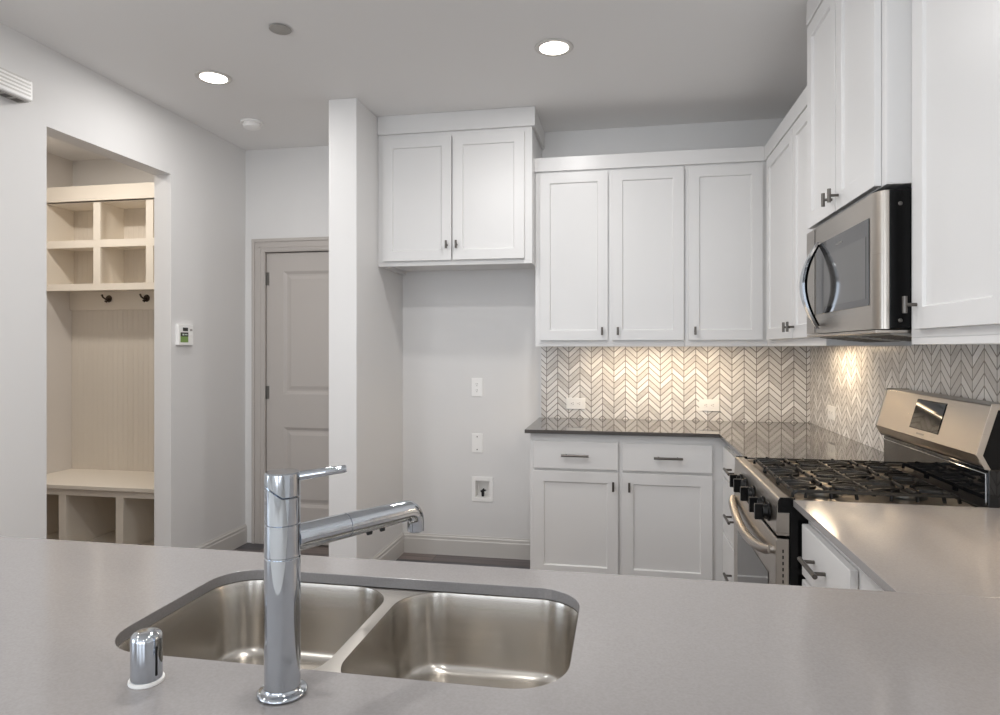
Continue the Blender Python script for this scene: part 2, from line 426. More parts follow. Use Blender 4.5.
# ------------------------------------------------------------------ cabinets
RZ = {'back': 0.0, 'right': -PI / 2}
def door_at(par, x0, x1, z0, z1, label=None, st=0.058, y=-0.021):
    W, H = x1 - x0, z1 - z0
    d = obj('door', panel_slab(W, H, 0.020, [(st, W - st, st, H - st)], 0.009, 0.004), 'cab', par, 0.0012)
    d.location = (x0, y, z0); return d
def drawer_at(par, x0, x1, z0, z1, y=-0.021):
    W, H = x1 - x0, z1 - z0
    bm = panel_slab(W, H, 0.020, [], 0, 0)
    d = obj('drawer_front', bm, 'cab', par, 0.0025); d.location = (x0, y, z0); return d
def tpull(par, x, z, ln=0.046):
    b = B(); rod(b, (x, -0.0008, z), (x, -0.028, z), 0.0048, n=12); rod(b, (x, -0.030, z - ln / 2), (x, -0.030, z + ln / 2), 0.0062, n=14)
    return obj('handle', b, 'bronze', par, smooth=True)
def barpull(par, x, z, ln=0.148):
    b = B()
    for s in (-1, 1): rod(b, (x + s * ln * 0.33, -0.0008, z), (x + s * ln * 0.33, -0.032, z), 0.005, n=12)
    rod(b, (x - ln / 2, -0.032, z), (x + ln / 2, -0.032, z), 0.0065, n=14)
    return obj('handle', b, 'bronze', par, smooth=True)
def wall_cab(name, label, loc, side, W, D, H, doors, pulls, group=None, skirt=0.02, crown=None):
    """loc = left bottom corner of the front frame seen from the front"""
    t = thing(name, label, 'cabinet', loc, RZ[side], group)
    b = B(); s = 0.018
    box(b, 0, W, 0, D, skirt, H)
    box(b, 0, W, 0, s, 0, skirt); box(b, 0, s, s, D, 0, skirt); box(b, W - s, W, s, D, 0, skirt)
    obj('carcass', b, 'cab', t, 0.0012)
    for (x0, x1, z0, z1), p in zip(doors, pulls):
        d = door_at(t, x0, x1, z0, z1)
        if p: tpull(d, p[0] - x0, p[1] - z0)
    return t
UZ = 1.368; UH = 1.05
YU = 3.872; DU = YB - YU - 0.0005
XU = 0.790
# back run
wall_cab('wall_cabinet', 'white shaker wall cabinet with two doors, left of the three doors over the back counter', (-0.509, YU, UZ), 'back', 0.852, DU, UH,
         [(0.030, 0.424, 0.036, 1.015), (0.449, 0.849 - 0.0, 0.036, 1.015)], [(0.392, 0.088), (0.481, 0.088)])
wall_cab('wall_cabinet', 'white shaker wall cabinet with a single door, in the back corner over the counter', (0.344, YU, UZ), 'back', XU - 0.344 + 0.0, DU, UH,
         [(0.022, 0.420, 0.036, 1.015)], [(0.056, 0.088)])
# right run: from the corner to the microwave; local x runs towards the camera
RY0 = 3.8715; MY1 = 2.79; MY0 = 2.045
wall_cab('wall_cabinet', 'white shaker wall cabinet with two narrow-looking doors, between the back corner and the microwave', (XU, RY0, UZ), 'right', RY0 - MY1 - 0.001, XR - XU - 0.0005, UH,
         [(0.085, 0.632, 0.036, 1.015), (0.640, 1.062, 0.036, 1.015)], [(0.600, 0.088), (0.672, 0.088)])
# tall-set cabinets: over the microwave and the near one
TZ = 2.645
XM = 0.739; XN = 0.803
tc_ = wall_cab('wall_cabinet', 'white deeper wall cabinet with two doors, mounted directly above the microwave', (XM, MY1, 1.826), 'right', MY1 - MY0, XR - XM - 0.0005, TZ - 1.826,
         [(0.003, 0.352, 0.003, 0.800), (0.360, 0.710, 0.003, 0.800)], [(0.322, 0.050), (0.390, 0.050)], skirt=0.004)
wall_cab('wall_cabinet', 'white tall wall cabinet nearest the viewer, right of the microwave', (XN, MY0 - 0.001, UZ), 'right', 0.95, XR - XN - 0.0005, TZ - UZ,
         [(0.060, 0.515, 0.042, 1.255), (0.521, 0.940, 0.042, 1.255)], [(0.088, 0.108), (0.91, 0.108)])
# over the fridge recess
FY = 3.745; FX0 = NX + 0.002; FX1 = -0.5105
FZ = 1.846; TZF = 2.632
fc = wall_cab('wall_cabinet', 'white shaker cabinet with two short doors, high above the empty fridge recess', (FX0, FY, FZ), 'back', FX1 - FX0, YB - FY - 0.0005, TZF - FZ,
         [(0.038, 0.456, 0.028, 0.755), (0.466, 0.886, 0.028, 0.755)], [(0.432, 0.115), (0.491, 0.115)], skirt=0.022)
# crown boards
def crown_back(b, x0, x1, y, z0, z1, t=0.018):
    prism(b, [(y - t, z0), (y, z0), (y, z1), (y - t - 0.004, z1), (y - t - 0.004, z1 - 0.006)], x0, x1, 'x')
b = B(); box(b, -0.527, XU - 0.0005 - 0.018, YU - 0.018, YU - 0.0005, 2.398, 2.478); box(b, XU - 0.018, XU - 0.0005, MY1 + 0.0205, YU - 0.0005, 2.398, 2.478)
box(b, -0.527, -0.5095, YU, YU + 0.001, 2.398, 2.478)
tag(obj('crown_molding', b, 'cab', None, 0.0015), 'low white crown board capping the wall cabinets around the back corner', 'crown molding')
b = B(); box(b, 0.0005, FX1 - FX0 + 0.018, -0.018, -0.0005, TZF - FZ - 0.002, ZC - FZ - 0.0005); box(b, FX1 - FX0 + 0.0005, FX1 - FX0 + 0.018, -0.0005, YB - FY - 0.001, TZF - FZ - 0.002, ZC - FZ - 0.0005)
obj('crown_molding', b, 'cab', fc, 0.0015)
b = B(); box(b, XM - 0.018, XM - 0.0005, MY0 - 0.018, MY1 + 0.018, TZ - 0.002, ZC - 0.0005); box(b, XM - 0.0005, XR - 0.001, MY1 + 0.0005, MY1 + 0.018, TZ - 0.002, ZC - 0.0005)
box(b, XM - 0.0005, XN - 0.018, MY0 - 0.018, MY0 - 0.0015, TZ - 0.002, ZC - 0.0005)
box(b, XN - 0.018, XN - 0.0005, MY0 - 0.951, MY0 - 0.018, TZ - 0.002, ZC - 0.0005)
tag(obj('crown_molding', b, 'cab', None, 0.0015), 'high white crown board at the ceiling above the microwave cabinet', 'crown molding')

# base cabinets
CT = 0.914; SLAB = 0.02
def base_cab(label, loc, side, W, D, items, toe=0.10, y=-0.021):
    t = thing('base_cabinet', label, 'cabinet', loc, RZ[side])
    b = B(); box(b, 0, W, 0, D, toe, CT - SLAB - 0.0005); box(b, 0.0, W, 0.075, D, 0, toe)
    obj('carcass', b, 'cab', t, 0.0012)
    for kind, x0, x1, z0, z1, p in items:
        if kind == 'door':
            d = door_at(t, x0, x1, z0, z1)
            if p: tpull(d, p[0] - x0, p[1] - z0, 0.05)
        else:
            d = drawer_at(t, x0, x1, z0, z1)
            if p: barpull(d, p[0] - x0, p[1] - z0)
    return t
BYF = 3.600; BX0 = -0.502
XBF = 0.531
bc = base_cab('white base cabinet with two drawers over two shaker doors, under the dark-edged back counter', (BX0, BYF, 0), 'back', XBF - BX0, YB - BYF - 0.0005, [
    ('drawer', 0.020, 0.478, 0.703, 0.850, (0.249, 0.779)), ('drawer', 0.500, 0.962, 0.703, 0.850, (0.737, 0.779)),
    ('door', 0.020, 0.478, 0.118, 0.690, (0.452, 0.620)), ('door', 0.500, 0.962, 0.118, 0.690, (0.536, 0.620))])
RG1 = 2.812; RG0 = 2.052       # range gap
three = lambda a, c, p: [('drawer', a, c, 0.703, 0.850, (p, 0.779)), ('drawer', a, c, 0.418, 0.690, (p, 0.555)), ('drawer', a, c, 0.118, 0.405, (p, 0.275))]
base_cab('narrow white drawer stack between the back corner and the gas range', (XBF, BYF - 0.0005, 0), 'right', BYF - RG1 - 0.0015, XR - XBF - 0.0005, three(0.030, 0.760, 0.37))
base_cab('white drawer stack right of the gas range, next to the peninsula', (XBF, RG0 - 0.005, 0), 'right', 0.735, XR - XBF - 0.0005, three(0.012, 0.420, 0.19))
# peninsula base: hollow housing of panels under the sink counter
YP = 1.3126; PY0 = 0.38; PXL = -1.75
pen = thing('peninsula_cabinet', 'white base cabinet housing carrying the sink counter in the foreground', 'cabinet', (-0.4, 0.9, 0))
b = B(); o_ = Vector((-0.4, 0.9, 0))
def pb(x0, x1, y0, y1, z0, z1): box(b, x0 + 0.4, x1 + 0.4, y0 - 0.9, y1 - 0.9, z0, z1)
zt = CT - SLAB - 0.001
pb(PXL + 0.03, 0.49, 1.255, 1.275, 0.10, zt); pb(PXL + 0.03, 1.10, 0.62, 0.64, 0.0, zt)
for xx in (PXL + 0.03, -0.90, 0.03, 0.47): pb(xx, xx + 0.018, 0.64, 1.255, 0.0, zt)
pb(PXL + 0.05, 0.47, 0.64, 1.2, 0.10, 0.118)
obj('carcass', b, 'cab', pen, 0.001)
for k in range(4):
    x0 = -1.70 + k * 0.545
    if k == 3: break
    b = panel_slab(0.53, 0.75, 0.02, [(0.058, 0.472, 0.058, 0.692)], 0.009, 0.004)
    d = obj('door', b, 'cab', pen, 0.001); d.rotation_euler = (0, 0, PI); d.location = (x0 + 0.53 + 0.4, 1.297 - 0.9, 0.115)
    bb_ = B(); rod(bb_, (0.49, -0.0008, 0.68), (0.49, -0.028, 0.68), 0.0048, n=10); rod(bb_, (0.49, -0.03, 0.657), (0.49, -0.03, 0.703), 0.006, n=10); obj('handle', bb_, 'bronze', d, smooth=True)

# ------------------------------------------------------------------ worktops
def rrect(x0, x1, y0, y1, r, n=10):
    pts = []
    for cx, cy, a0 in ((x1 - r, y1 - r, 0), (x0 + r, y1 - r, PI / 2), (x0 + r, y0 + r, PI), (x1 - r, y0 + r, 1.5 * PI)):
        for i in range(n + 1):
            a = a0 + PI / 2 * i / n
            pts.append((cx + r * math.cos(a), cy + r * math.sin(a)))
    return pts
def slab(poly, holes, z0, z1):
    bm = B()
    for z in (z0, z1):
        es = []
        for lp in [poly] + holes:
            vs = [bm.verts.new((x, y, z)) for x, y in lp]
            es += [bm.edges.new((vs[i], vs[(i + 1) % len(vs)])) for i in range(len(vs))]
        bmesh.ops.triangle_fill(bm, edges=es, use_beauty=True)
    for lp in [poly] + holes:
        n = len(lp)
        for i in range(n):
            (xa, ya), (xb, yb) = lp[i], lp[(i + 1) % n]
            bm.faces.new([bm.verts.new(p) for p in ((xa, ya, z0), (xb, yb, z0), (xb, yb, z1), (xa, ya, z1))])
    bmesh.ops.remove_doubles(bm, verts=bm.verts, dist=1e-5)
    return bm
CX0, CXF, CYF = -0.527, 0.491, 3.557
tag(obj('countertop', slab([(CX0, CYF), (CXF, CYF), (CXF, RG1), (XR - 0.001, RG1), (XR - 0.001, YB - 0.001), (CX0, YB - 0.001)], [], CT - SLAB, CT), 'quartz_dark', None, 0.0015),
    'dark grey polished worktop along the back wall, wrapping the corner to the gas range', 'countertop')
tag(obj('countertop', slab([(CXF, YP + 0.0006), (XR - 0.001, YP + 0.0006), (XR - 0.001, RG0), (CXF, RG0)], [], CT - SLAB, CT), 'quartz', None, 0.0008),
    'grey quartz worktop between the gas range and the sink peninsula', 'countertop')
SK = (-0.776, -0.073, 0.846, 1.212)
tag(obj('countertop', slab([(PXL, PY0), (XR + 0.3, PY0), (XR + 0.3, 0.195), (XR + 0.3, 0.195)][:2] + [(XR - 0.001, PY0), (XR - 0.001, YP), (PXL, YP)][0:0] + [], [], CT - SLAB, CT) if False else
        slab([(PXL, PY0), (XR - 0.001, PY0), (XR - 0.001, YP), (PXL, YP)], [rrect(*SK, 0.08)], CT - SLAB, CT), 'quartz', None, 0.0012),
    'wide grey quartz peninsula worktop in the foreground with the sink cutout', 'countertop')

# ------------------------------------------------------------------ backsplash
b = B(); box(b, -0.512, XR - 0.0005, YB - 0.011, YB - 0.001, CT + 0.0005, UZ - 0.0005)
bs = obj('backsplash', b, 'chev_back')
tag(bs, 'chevron marble mosaic backsplash on the back wall over the counter', 'backsplash')
b = B(); box(b, XR - 0.011, XR - 0.001, 0.9, YB - 0.0115, CT + 0.0005, UZ - 0.0005); box(b, XR - 0.011, XR - 0.001, MY0 + 0.002, MY1 - 0.002, UZ - 0.0005, 1.40)
tag(obj('backsplash', b, 'chev_right'), 'chevron marble mosaic backsplash on the right wall behind the range', 'backsplash')

# ------------------------------------------------------------------ sink
sk = thing('kitchen_sink', 'double-bowl undermount stainless steel sink in the peninsula', 'sink', (-0.43, 1.03, CT - SLAB - 0.2))
def rel(par, bm):
    bmesh.ops.translate(bm, vec=-Vector(par.location), verts=bm.verts); return bm
bowls = [(-0.778, -0.430, 0.846, 1.212), (-0.408, -0.072, 0.846, 1.212)]
zr = CT - SLAB - 0.0008
b = slab(rrect(SK[0] - 0.018, SK[1] + 0.018, SK[2] - 0.018, SK[3] + 0.018, 0.09), [rrect(x0, x1, y0, y1, 0.08) for x0, x1, y0, y1 in bowls], zr - 0.0025, zr)
obj('sink_rim', rel(sk, b), 'sinksteel', sk)
for x0, x1, y0, y1 in bowls:
    b = B(); rings = []
    prof = [(0.0, 0.0), (0.002, -0.008), (0.006, -0.07), (0.010, -0.123)]
    for k in range(1, 7):
        a = PI / 2 * k / 6
        prof.append((0.010 + 0.020 * (1 - math.cos(a)), -0.123 - 0.020 * math.sin(a)))
    prof += [(0.09, -0.1455), (0.13, -0.149)]
    for ins, dz in prof:
        rr = max(0.02, 0.08 - ins * 0.5)
        rings.append([(x, y, zr - 0.001 + dz) for x, y in rrect(x0 + ins, x1 - ins, y0 + ins, y1 - ins, rr)])
    vr = loft(b, rings, False, True)
    # outer skin for real thickness
    rings2 = [[(x, y, zr - 0.003 + dz) for x, y in rrect(x0 + ins - 0.0015, x1 - ins + 0.0015, y0 + ins - 0.0015, y1 - ins + 0.0015, max(0.02, 0.0815 - ins * 0.5))] for ins, dz in prof]
    loft(b, rings2, False, True)
    bw = obj('bowl', rel(sk, b), 'sinksteel', sk, smooth=True)
    cx, cy = (x0 + x1) / 2, (y0 + y1) / 2 + 0.02
    b = B(); lathe(b, [(0.045, 0.0), (0.045, 0.0025), (0.038, 0.003), (0.034, 0.0005), (0.012, 0.0005)], (cx, cy, zr - 0.1495), 32)
    obj('drain', rel(sk, b), 'chrome', bw, smooth=True)

# ------------------------------------------------------------------ faucet
FXc, FYc = -0.431, 0.782
fa = thing('kitchen_faucet', 'tall chrome single-lever faucet with a pull-out spout over the sink', 'faucet', (FXc, FYc, CT))
R = 0.0226
b = B(); lathe(b, [(0.0300, 0.0003), (0.0312, 0.0012), (0.0316, 0.0026), (0.0312, 0.0042), (0.0298, 0.0054), (0.0275, 0.0062), (R + 0.002, 0.0068), (R + 0.0006, 0.0080), (R, 0.0105)], (0, 0, 0), 48); obj('base_ring', b, 'chrome', fa, smooth=True)
b = B()
lathe(b, [(R, 0.011), (R, 0.1755), (R - 0.0012, 0.1765)], (0, 0, 0), 56)
lathe(b, [(R - 0.0012, 0.1765), (R - 0.0012, 0.1777)], (0, 0, 0), 56)
lathe(b, [(R - 0.0012, 0.1777), (R, 0.1787), (R, 0.2185), (R - 0.0012, 0.2195), (R - 0.0012, 0.2208)], (0, 0, 0), 56)
obj('column', b, 'chrome', fa, smooth=True)
# upper body cut on a slant to meet the lever cap
sd = Vector((0.115, 0.20, 0)).normalized()          # spout heading
ang = math.atan2(sd.y, sd.x)
def slant(t, lo, hi):                                # height of the slanted cut around the column
    d = math.cos(t - math.radians(205))
    return lo + (hi - lo) * max(0.0, min(1.0, (d + 0.05) / 1.05))
n = 72
ts = [2 * PI * i / n for i in range(n)]
b = B(); cuts = [slant(t, 0.254, 0.270) for t in ts]
loft(b, [[(R * math.cos(t), R * math.sin(t), z) for t in ts] for z in (0.2208,)] + [[(R * math.cos(t), R * math.sin(t), c - 0.0008) for t, c in zip(ts, cuts)]] + [[((R - .0015) * math.cos(t), (R - .0015) * math.sin(t), c) for t, c in zip(ts, cuts)]])
obj('upper_body', b, 'chrome', fa, smooth=True)
b = B()
loft(b, [[((R - .0015) * math.cos(t), (R - .0015) * math.sin(t), c + 0.0004) for t, c in zip(ts, cuts)], [(R * math.cos(t), R * math.sin(t), c + 0.0018) for t, c in zip(ts, cuts)],
         [(R * math.cos(t), R * math.sin(t), 0.2835) for t in ts], [((R - .0018) * math.cos(t), (R - .0018) * math.sin(t), 0.2852) for t in ts]])
hc = obj('lever_cap', b, 'chrome', fa, smooth=True)
ld = Vector((0.085, 0.035, 0)).normalized()
b = B(); p0 = ld * (R - 0.004) + Vector((0, 0, 0.2785)); p1 = ld * (R + 0.058) + Vector((0, 0, 0.286))
dd = (p1 - p0)
tube(b, [p0, p0 + dd * 0.5, p0 + dd * 0.96, p1], [0.0062, 0.0056, 0.0050, 0.0040], 18)
obj('lever', b, 'chrome', hc, smooth=True)
# spout
s0 = sd * (R - 0.006) + Vector((0, 0, 0.196)); s1 = sd * 0.098 + Vector((0, 0, 0.1955)); s2 = sd * 0.220 + Vector((0, 0, 0.195))
ax = (s2 - s0).normalized()
b = B(); tube(b, [s0, s1 - ax * 0.001], [0.0178, 0.0172], 32); obj('spout', b, 'chrome', fa, smooth=True)
b = B(); tube(b, [s1 - ax * 0.001, s1 + ax * 0.0008], [0.0160, 0.0160], 32)
dn = Vector((sd.x * 0.12, sd.y * 0.12, -1)).normalized()
arc = [s1 + ax * 0.0008, s2 - ax * 0.012]
cc = s2 - ax * 0.012 + Vector((0, 0, -0.022))
for k in range(1, 9):
    a = PI / 2 * k / 8
    arc.append(cc + ax * 0.022 * math.sin(a) + Vector((0, 0, 0.022)) * math.cos(a))
arc += [arc[-1] + Vector((0, 0, -0.012))]
tube(b, arc, [0.0172, 0.0158] + [0.0156, 0.0154, 0.0151, 0.0147, 0.0143, 0.0139, 0.0136, 0.0133] + [0.0130], 28)
sh = obj('spray_head', b, 'chrome', fa, smooth=True)
tip = arc[-1]
b = B(); lathe(b, [(0.0098, -0.0015), (0.0098, 0.001)], tip, 24); obj('aerator', b, 'rubber', sh)
for q, wd in ((0.140, 0.010), (0.164, 0.008)):
    pc = sd * q + Vector((0, 0, 0.1952 - 0.0162)); b = B()
    tube(b, [pc - ax * wd / 2, pc - ax * wd / 4 + Vector((0, 0, -0.0022)), pc + ax * wd / 4 + Vector((0, 0, -0.0022)), pc + ax * wd / 2], [0.0014, 0.0036, 0.0036, 0.0014], 14)
    obj('spray_button', b, 'rubber', sh, smooth=True)
# air gap cap left of the faucet
ag = thing('air_gap_cap', 'short chrome cylindrical air gap cap with white base ring, left of the faucet', 'air gap cap', (-0.624, 0.776, CT))
b = B(); lathe(b, [(0.0218, 0.0003), (0.0222, 0.0015), (0.0218, 0.0045), (0.019, 0.005)], (0, 0, 0), 40); obj('base_ring', b, 'plastic', ag, smooth=True)
b = B(); lathe(b, [(0.0195, 0.0052), (0.0195, 0.058), (0.0185, 0.0625), (0.0155, 0.0655), (0.008, 0.0668)], (0, 0, 0), 44); cp = obj('cap', b, 'chrome', ag, smooth=True)
b = B(); box(b, -0.0012, 0.0012, -0.0008, 0.0003, 0.012, 0.050); o = obj('vent_slot', b, 'hole', cp); o.rotation_euler = (0, 0, math.radians(75)); o.location = (0.0195 * math.cos(math.radians(-15)), 0.0195 * math.sin(math.radians(-15)), 0)

# ------------------------------------------------------------------ gas range (front faces -X)
# built in world coordinates, parts then shifted to the root
XF = 0.449
ra = thing('gas_range', 'stainless gas range with black sides and cast iron grates, set into the right-hand counter', 'range', (0.77, (RG0 + RG1) / 2, 0))
y0, y1 = RG0 + 0.004, RG1 - 0.004
def rpart(name, bm, m, par=None, **k):
    return obj(name, rel(ra, bm), m, par or ra, **k)
b = B(); box(b, 0.482, 1.085, y0, y1, 0.05, 0.893)
for yy in (y0 + 0.03, y1 - 0.07):
    for xx in (0.52, 1.02): box(b, xx, xx + 0.04, yy, yy + 0.04, 0.0, 0.05)
rpart('body', b, 'black', bevel=0.002)
b = B(); box(b, 0.482, 1.0, y0 + 0.0005, y1 - 0.0005, 0.8935, 0.901)
box(b, 0.482, 1.0, y0 + 0.0005, y0 + 0.010, 0.901, 0.909); box(b, 0.482, 1.0, y1 - 0.010, y1 - 0.0005, 0.901, 0.909)
rpart('cooktop', b, 'topsteel', bevel=0.002)
# front control panel: sloping stainless with black end caps
b = B(); prism(b, [(0.4555, 0.917), (0.4815, 0.917), (0.4815, 0.806), (0.4475, 0.806), (0.4445, 0.815), (0.449, 0.905), (0.4515, 0.914)], y0 + 0.001, y1 - 0.001, 'y')
cpn = rpart('control_panel', b, 'steel', bevel=0.001)
for ya, yb in ((y0 - 0.0035, y0 + 0.0005), (y1 - 0.0005, y1 + 0.0035)):
    b = B(); prism(b, [(0.449, 0.874), (0.449, 0.909), (0.455, 0.919), (0.497, 0.919), (0.497, 0.874)], ya, yb, 'y'); rpart('end_cap', b, 'black', cpn, bevel=0.0015)
for ky in (2.155, 2.245, 2.405, 2.545, 2.635):
    b = B(); zc = 0.852; xf = 0.4452
    rod(b, (xf, ky, zc), (xf - 0.006, ky, zc), 0.028, 0.0275, 28); rod(b, (xf - 0.006, ky, zc), (xf - 0.020, ky, zc), 0.0235, 0.021, 28)
    box(b, xf - 0.043, xf - 0.016, ky - 0.0075, ky + 0.0075, zc - 0.024, zc + 0.024)
    rpart('knob', b, 'knob', cpn, bevel=0.0012)
# oven door
b = B(); prism(b, [(0.4815, 0.796), (0.447, 0.796), (0.444, 0.790), (0.444, 0.250), (0.4815, 0.250)], y0 + 0.002, y1 - 0.002, 'y')
od = rpart('oven_door', b, 'steel', bevel=0.002)
b = B(); box(b, 0.4422, 0.4438, y0 + 0.10, y1 - 0.10, 0.36, 0.665); rpart('window', b, 'bglass', od, bevel=0.0005)
b = B()
for zz in range(12): box(b, 0.462, 0.466, y0 + 0.0012, y0 + 0.0019, 0.765 - zz * 0.018 - 0.010, 0.765 - zz * 0.018)
rpart('vent_slot', b, 'hole', od)
for k in range(7):
    yy = y0 + 0.09 + k * 0.088; rpart('vent_gap', box(B(), 0.4460, 0.4475, yy, yy + 0.05, 0.7965, 0.8045), 'hole', od)
b = B(); hp = []
for k in range(17):
    t = k / 16; yy = y0 + 0.03 + t * (y1 - y0 - 0.06); s = math.sin(PI * t)
    hp.append((0.436 - 0.018 * s ** 0.5, yy, 0.756 - 0.042 * s ** 0.8))
tube(b, hp, [0.012] + [0.0155] * 15 + [0.012], 18)
for yy in (hp[0], hp[-1]): rod(b, (0.4438, yy[1], yy[2]), (0.432, yy[1], yy[2]), 0.012, 0.011, 16)
rpart('handle', b, 'steel', od, smooth=True)
b = B(); box(b, 0.447, 0.4815, y0 + 0.002, y1 - 0.002, 0.065, 0.242); rpart('drawer', b, 'steel', bevel=0.002)
# backguard
b = B(); prism(b, [(1.015, 1.198), (1.090, 1.198), (1.090, 1.022), (1.000, 1.022), (0.984, 1.032), (0.976, 1.058)], y0 + 0.004, y1 - 0.004, 'y')
bg_ = rpart('backguard', b, 'steel', bevel=0.003)
for ya, yb in ((y0, y0 + 0.0038), (y1 - 0.0038, y1)):
    b = B(); prism(b, [(1.012, 1.202), (1.094, 1.202), (1.094, 1.185), (1.028, 1.185), (0.990, 1.057), (1.010, 1.018), (0.995, 1.018), (0.973, 1.058)], ya, yb, 'y')
    rpart('trim_edge', b, 'steel', bg_, bevel=0.0005)
    b = B(); prism(b, [(1.0285, 1.1845), (1.094, 1.1845), (1.094, 1.018), (1.0105, 1.018), (0.9905, 1.057)], ya, yb, 'y'); rpart('end_panel', b, 'black', bg_)
b = B(); box(b, 1.004, 1.090, y0, y1, 0.8935, 1.0175); rpart('lower_panel', b, 'bglass', bg_, bevel=0.002)
b = B(); tube(b, [(1.0015, y0 + 0.008, 0.925), (1.0015, y0 + 0.008, 1.005), (1.0015, y1 - 0.01, 1.005)], 0.0022, 8); rpart('wire_trim', b, 'chrome', bg_, smooth=True)
# display on the slope
sl = Vector((1.015 - 0.976, 0, 1.198 - 1.058)); sln = sl.normalized(); nr = Vector((-sln.z, 0, sln.x))
def on_slope(u, yy, off): return Vector((0.976, 0, 1.058)) + sln * u + nr * off + Vector((0, yy, 0))
def slope_plate(ya, yb, u0, u1, off0, off1):
    b = B(); loft(b, [[on_slope(u0, ya, o_), on_slope(u1, ya, o_), on_slope(u1, yb, o_), on_slope(u0, yb, o_)] for o_ in (off0, off1)]); return b
dsp = rpart('display', slope_plate(2.31, 2.515, 0.030, 0.125, 0.0006, 0.002), 'display', bg_)
rpart('display_frame', slope_plate(2.305, 2.52, 0.026, 0.129, 0.0001, 0.0005), 'black', dsp)
rpart('badge', slope_plate(2.40, 2.455, 0.010, 0.016, 0.0002, 0.0008), 'nickel', bg_)
# burners
ZD = 0.901
for bx, by, br in ((0.612, 2.22, 0.042), (0.612, 2.635, 0.05), (0.856, 2.22, 0.038), (0.856, 2.635, 0.034), (0.735, 2.43, 0.045)):
    b = B(); lathe(b, [(br + 0.02, ZD + 0.0003), (br + 0.018, ZD + 0.0015), (br, ZD + 0.003), (br, ZD + 0.009), (br - 0.004, ZD + 0.010)], (bx, by, 0), 32); bu = rpart('burner', b, 'nickel', smooth=True)
    b = B(); lathe(b, [(br + 0.003, ZD + 0.0103), (br + 0.004, ZD + 0.014), (br, ZD + 0.0175), (br * 0.5, ZD + 0.0185)], (bx, by, 0), 32); rpart('burner_cap', b, 'iron', bu, smooth=True)
# three cast grates side by side: long bars front to back, cross bars whose ends turn down as legs
def bar(b, pts, h=0.009, w_=0.010):
    pts = [Vector(p) for p in pts]; r = []
    for i, pt in enumerate(pts):
        d = (pts[min(i + 1, len(pts) - 1)] - pts[max(i - 1, 0)]).normalized()
        s = Vector((-d.y, d.x, 0)).normalized() * w_ / 2
        up = d.cross(s).normalized(); up = -up if up.z < 0 or (abs(up.z) < 1e-6) else up
        r.append([pt - s - up * h, pt + s - up * h, pt + s * 0.5, pt - s * 0.5])
    loft(b, r)
def grate(ya, yb, gx0=0.500, gx1=0.975):
    b = B(); zt = 0.932; cy = (ya + yb) / 2; xm = (gx0 + gx1) / 2
    for yy in (ya + 0.006, yb - 0.006):
        bar(b, [(gx0 + 0.003, yy, ZD + 0.004), (gx0 + 0.006, yy, zt - 0.012), (gx0 + 0.022, yy, zt - 0.003), (gx1 - 0.022, yy, zt - 0.003), (gx1 - 0.006, yy, zt - 0.012), (gx1 - 0.003, yy, ZD + 0.004)])
    for xx in (gx0 + 0.012, xm, gx1 - 0.012):
        bar(b, [(xx, ya + 0.004, zt - 0.006), (xx, yb - 0.004, zt - 0.006)], 0.010, 0.010)
    for cx in ((gx0 + xm) / 2, (xm + gx1) / 2):
        for dx in (-0.072, 0.0, 0.072):
            for s, yy in ((1, ya), (-1, yb)):
                reach = 0.070 if dx == 0 else 0.052
                bar(b, [(cx + dx, yy + s * 0.001, ZD + 0.003), (cx + dx, yy + s * 0.004, zt - 0.010), (cx + dx * 0.93, yy + s * 0.014, zt + 0.003), (cx + dx * 0.8, yy + s * 0.034, zt - 0.001), (cx + dx * 0.42, yy + s * reach * 1.25, zt - 0.002)])
        for s in (-1, 1):
            bar(b, [(cx + s * 0.108, cy, zt - 0.004), (cx + s * 0.07, cy, zt + 0.001), (cx + s * 0.028, cy, zt - 0.002)])
            for q in (-1, 1):
                bar(b, [(cx + s * 0.112, cy + q * 0.052, zt - 0.004), (cx + s * 0.075, cy + q * 0.047, zt), (cx + s * 0.03, cy + q * 0.026, zt - 0.002)])
    return b
g0, g1 = y0 + 0.072, y1 - 0.078; gw = (g1 - g0 - 0.006) / 3
for k in range(3):
    ya = g0 + k * (gw + 0.003)
    rpart('grate', grate(ya, ya + gw), 'iron', bevel=0.0008)

# ------------------------------------------------------------------ microwave (front faces -X)
mw = thing('microwave', 'stainless over-the-range microwave with a bowed chrome handle, hung above the gas range', 'microwave', (0.90, (MY0 + MY1) / 2, 1.41))
def mpart(name, bm, m, par=None, **k): return obj(name, rel(mw, bm), m, par or mw, **k)
a0, a1 = MY0 + 0.003, MY1 - 0.003
XW = 0.716
b = B(); box(b, 0.748, 1.094, a0, a1, 1.414, 1.812); mpart('body', b, 'black', bevel=0.002)
# door: stainless slab with a rounded near edge
def mwdoor():
    b = B(); pl = [(0.7475, a1), (XW + 0.002, a1), (XW, a1 - 0.003), (XW, a0 + 0.048)]
    for k in range(1, 7):
        t = PI / 2 * k / 6; pl.append((XW + 0.024 * (1 - math.cos(t)), a0 + 0.048 - 0.047 * math.sin(t)))
    pl += [(0.7475, a0 + 0.001)]
    loft(b, [[(x, y, z) for x, y in pl] for z in (1.413, 1.810)])
    return b
md_ = mpart('door', mwdoor(), 'steel', smooth=True)
b = B(); box(b, XW - 0.0022, XW - 0.0002, a0 + 0.062, a0 + 0.600, 1.484, 1.742); wi = mpart('window', b, 'mwglass', md_, bevel=0.0008)
b = B(); box(b, XW - 0.0030, XW - 0.0024, a0 + 0.085, a0 + 0.50, 1.505, 1.690); mpart('window_screen', b, mat('mw_screen', '#626160', 0.10, 0.5), wi)
